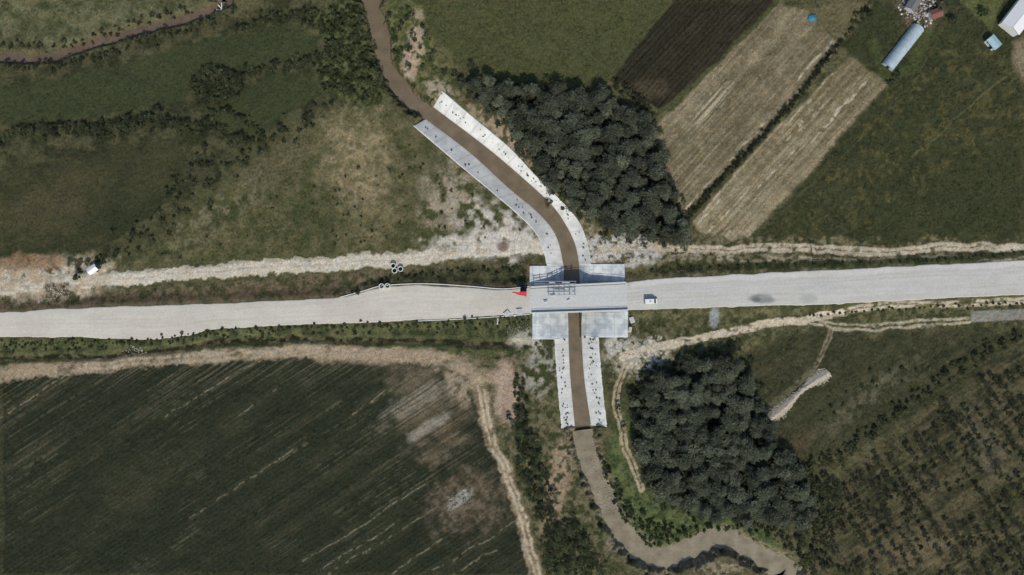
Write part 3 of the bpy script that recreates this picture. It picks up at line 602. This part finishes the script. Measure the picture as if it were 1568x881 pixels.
def ring(px,py,r=1.05,h=1.3):
    z=float(hz(np.array([px]),np.array([py]))[0]); n=32; V=[];
    for rr,zz in ((r,0),(r,h),(r*.78,h),(r*.78,0)):
        for k in range(n): t=2*math.pi*k/n; V.append((WX(px)+rr*math.cos(t),WY(py)+rr*math.sin(t),z+zz))
    F=[(a*n+k,a*n+(k+1)%n,((a+1)%4)*n+(k+1)%n,((a+1)%4)*n+k) for a in range(4) for k in range(n)]
    o=mk('concrete_pipe_ring',V,F,M_cw)
    e=mk('ring_hollow_shade',[(WX(px)+r*.77*math.cos(2*math.pi*k/4),WY(py)+r*.77*math.sin(2*math.pi*k/4),z+.12) for k in range(4)],[(0,1,2,3)],M_black); e.parent=o  # black sheet inside the ring, standing in for the shade in its hollow
for p in ((602,407),(604,414.5),(613,412)): ring(*p)
for p in ((585,438.5),(594,438)): ring(*p)
v=empty('white_van',996,461.5,.1,2)
prof('body',v,[(-2.4,.35),(2.45,.35),(2.5,.95),(1.75,1.15),(1.0,1.95),(-2.35,2.0),(-2.4,1.0)],1.9,M_white,bev=.09)
prof('windscreen',v,[(1.74,1.2),(1.78,1.2),(1.08,1.93),(1.03,1.93)],1.6,M_glass,(.03,0,.02),0)
box('side_window_left',v,(.75,.95,1.5),(.9,.04,.45),M_glass,.01); box('side_window_right',v,(.75,-.95,1.5),(.9,.04,.45),M_glass,.01)
box('rear_bumper',v,(-2.45,0,.5),(.12,1.7,.2),M_black); box('front_bumper',v,(2.52,0,.5),(.14,1.8,.25),M_black); box('roof_hatch',v,(-.4,0,2.02),(.8,.7,.06),M_cg)
for x in (-1.5,1.6):
    for y in (-.9,.9): tube('wheel',v,(x,y-.12,.34),(x,y+.12,.34),.34,M_black,16)
e=empty('excavator',802,443,.05,80)
box('track_left',e,(0,.9,.4),(3.0,.45,.7),M_black,.15); box('track_right',e,(0,-.9,.4),(3.0,.45,.7),M_black,.15); box('house',e,(-.2,0,1.3),(2.2,1.9,.9),M_dk,.12); box('cab',e,(.5,.55,1.9),(1.1,.8,1.3),M_glass,.08); box('counterweight',e,(-1.35,0,1.2),(.5,1.9,.8),M_dk,.1)
tube('boom',e,(.8,-.2,1.5),(2.2,-.2,3.0),.16,M_dk); tube('stick',e,(2.2,-.2,3.0),(2.9,-.2,1.0),.13,M_dk); prof('bucket',e,[(2.6,.3),(3.2,.3),(3.3,.9),(2.8,1.1)],.8,M_dk,(0,-.2,0),.03)
fl=empty('red_flag',806,449,0)
tube('pole',fl,(0,0,0),(0,0,5),.06,M_steel)
pts=np.array([(0,.5,4.9),(0,-1.4,3.4),(-5.6,.45,3.9),(-5.4,0.1,3.4)])
U=np.linspace(0,1,20);Vv=np.linspace(0,1,8); V=[]
for u in U:
    for w_ in Vv:
        A=pts[0]*(1-u)+pts[2]*u;B=pts[1]*(1-u)+pts[3]*u; p=A*(1-w_)+B*w_; V.append(p+np.array([0,.12*math.sin(u*9),.15*math.sin(u*9)]))
o=mk('cloth',V,gridF(20,8),M_red,None,True); o.parent=fl
for i,(x,y,r_,sx,sy) in enumerate(((776,480,40,2.3,1.9),(795,477,5,2.4,2.2),(788,484,10,1.,.8),(762,492,85,2.5,.5),(968,490,20,1.6,2.4),(965,505,80,2.,1.2))):
    e=empty('concrete_slab_stack',x,y,.1 if y<482 else -.5,r_); box('slab',e,(0,0,.15),(sx,sy,.3),M_cw,.03); box('slab_top',e,(.1,.05,.39),(sx*.9,sy*.85,.18),M_cg,.03)
w_e=empty('timber_weir',336,12,-3.2,20)
for k,(a_,l_) in enumerate(((0,5),(25,4),(-30,4.5),(70,5),(110,3.5))):
    t=math.radians(a_); tube('log_%d'%k,w_e,(-l_/2*math.cos(t),-l_/2*math.sin(t)+k*.3-.6,.4+.12*k),(l_/2*math.cos(t),l_/2*math.sin(t)+k*.3-.6,.6+.12*k),.22,M_cw)
M_poly=mat_c('polythene',(176,196,202),.35,0,.12,.6)
g=empty('polytunnel_greenhouse',1384,72,-1.4,51.8); Lg=19.5;R=2.6;n=14;V=[]
for k in range(27):
    x=-Lg/2+Lg*k/26
    for j in range(n+1):
        t=math.pi*j/n; rr=R*(1.0 if k%2==0 else .975); V.append((x,rr*math.cos(t),rr*math.sin(t)*.95))
o=mk('cover',V,gridF(27,n+1),M_poly,None,True); o.parent=g
for k in range(0,27,4):
    x=-Lg/2+Lg*k/26
    for j in range(n):
        t=math.pi*j/n;t2=math.pi*(j+1)/n
        tube('hoop',g,(x,R*1.01*math.cos(t),R*.96*math.sin(t)),(x,R*1.01*math.cos(t2),R*.96*math.sin(t2)),.05,M_steel,5)
for x in (-Lg/2,Lg/2):
    V=[(x,R*.97*math.cos(math.pi*j/n),R*.93*math.sin(math.pi*j/n)) for j in range(n+1)]
    me=bpy.data.meshes.new('end_wall'); me.from_pydata(V,[],[tuple(range(n+1))]); me.materials.append(M_poly); o=bpy.data.objects.new('end_wall',me); o.parent=g; sc.collection.objects.link(o)
box('door',g,(-Lg/2-.03,0,.95),(.05,1.2,1.9),M_dk,.01)
def house(name,px,py,rot,l,w,h,rh,mr,mw):
    z=float(hz(np.array([px]),np.array([py]))[0]); g=empty(name,px,py,z,rot)
    prof('walls',g,[(-w/2,-.5),(w/2,-.5),(w/2,h),(0,h+rh-.06),(-w/2,h)],l,mw,bev=0).rotation_euler=(0,0,math.pi/2)
    ln=math.hypot(rh,w/2)+.4; sl=math.atan2(rh,w/2)
    for s_ in (1,-1): box('roof_'+('a' if s_>0 else 'b'),g,(0,s_*(w/4+.12),h+rh/2+.02),(l+.6,ln,.12),mr,.02,(-s_*sl,0,0))
    box('ridge_cap',g,(0,0,h+rh+.1),(l+.6,.3,.1),mr,.02); box('door',g,(l*.2,-w/2-.03,1.0),(1.2,.08,2.0),M_dk,.01)
    for k in (-.3,0.0): box('window',g,(l*k,-w/2-.03,1.5),(1,.06,.9),M_glass,.01)
M_tile=mat_c('red_tile',(140,84,70),.8)
house('farm_building',1562,22,52,15,7.5,3,1.3,M_white,M_cw); house('lean_to_shed',1520,66,-50,4.5,3,2,.4,mat_c('pale_blue_sheet',(160,196,206),.5),M_cw)
house('shed',1432,22,20,4,3,2,.7,M_tile,M_cw); house('shed',1398,6,60,5,3.4,2.2,.7,mat_c('grey_sheet',(120,120,118),.6),M_cg); house('site_cabin',143,413,35,3.2,2.2,2,.5,M_white,M_cw)
U,Vv=np.meshgrid(np.linspace(-1.5,1.5,14),np.linspace(-1.3,1.3,12)); zt=hz(np.array([1246]),np.array([27]))[0]+.25+.6*np.maximum(0,1-(U**2+Vv**2)/2.2)+fbm(U*2+9,Vv*2+9,3,3)*.4
jx=(fbm(U+3,Vv,2,1)-.5)*1.4; mk('blue_tarpaulin',np.c_[(WX(1246)+U+jx).ravel(),(WY(27)+Vv-jx).ravel(),zt.ravel()],gridF(12,14),mat_c('tarp_blue',(50,136,156),.5))
for p in ((1040,415),(1247,398)):
    u=empty('utility_pole',p[0],p[1],-1.2); tube('pole',u,(0,0,0),(0,0,8),.15,M_bark); box('crossarm',u,(0,0,7.6),(1.8,.12,.14),M_bark,.01)
    for x in (-.8,0,.8): tube('insulator',u,(x,0,7.66),(x,0,7.9),.06,M_cw)
# ---------------- light / camera
EL,AZ=math.radians(45),math.radians(172)
w=bpy.data.worlds.new('World'); sc.world=w; w.use_nodes=True; nt=w.node_tree
sk=nt.nodes.new('ShaderNodeTexSky'); sk.sky_type='NISHITA'; sk.sun_disc=False; sk.sun_elevation=EL; sk.sun_rotation=AZ
nt.links.new(sk.outputs[0],nt.nodes['Background'].inputs[0]); nt.nodes['Background'].inputs[1].default_value=.12
ld=bpy.data.lights.new('sun','SUN'); ld.energy=3.1; ld.angle=math.radians(.6); ld.color=(1,.94,.84); lo=bpy.data.objects.new('sun',ld); sc.collection.objects.link(lo)
from mathutils import Vector
sd=Vector((math.sin(AZ)*math.cos(EL),math.cos(AZ)*math.cos(EL),math.sin(EL))); lo.rotation_euler=sd.to_track_quat('Z','Y').to_euler(); lo.location=(0,0,100)
cam=bpy.data.cameras.new('camera'); co=bpy.data.objects.new('camera',cam); sc.collection.objects.link(co); co.location=(0,0,265); co.rotation_euler=(0,0,0)
cam.sensor_width=36; cam.lens=18/(196/265.0); cam.clip_end=8000; cam.clip_start=1; sc.camera=co
sc.view_settings.view_transform='Standard'; sc.view_settings.look='None'; sc.view_settings.exposure=0
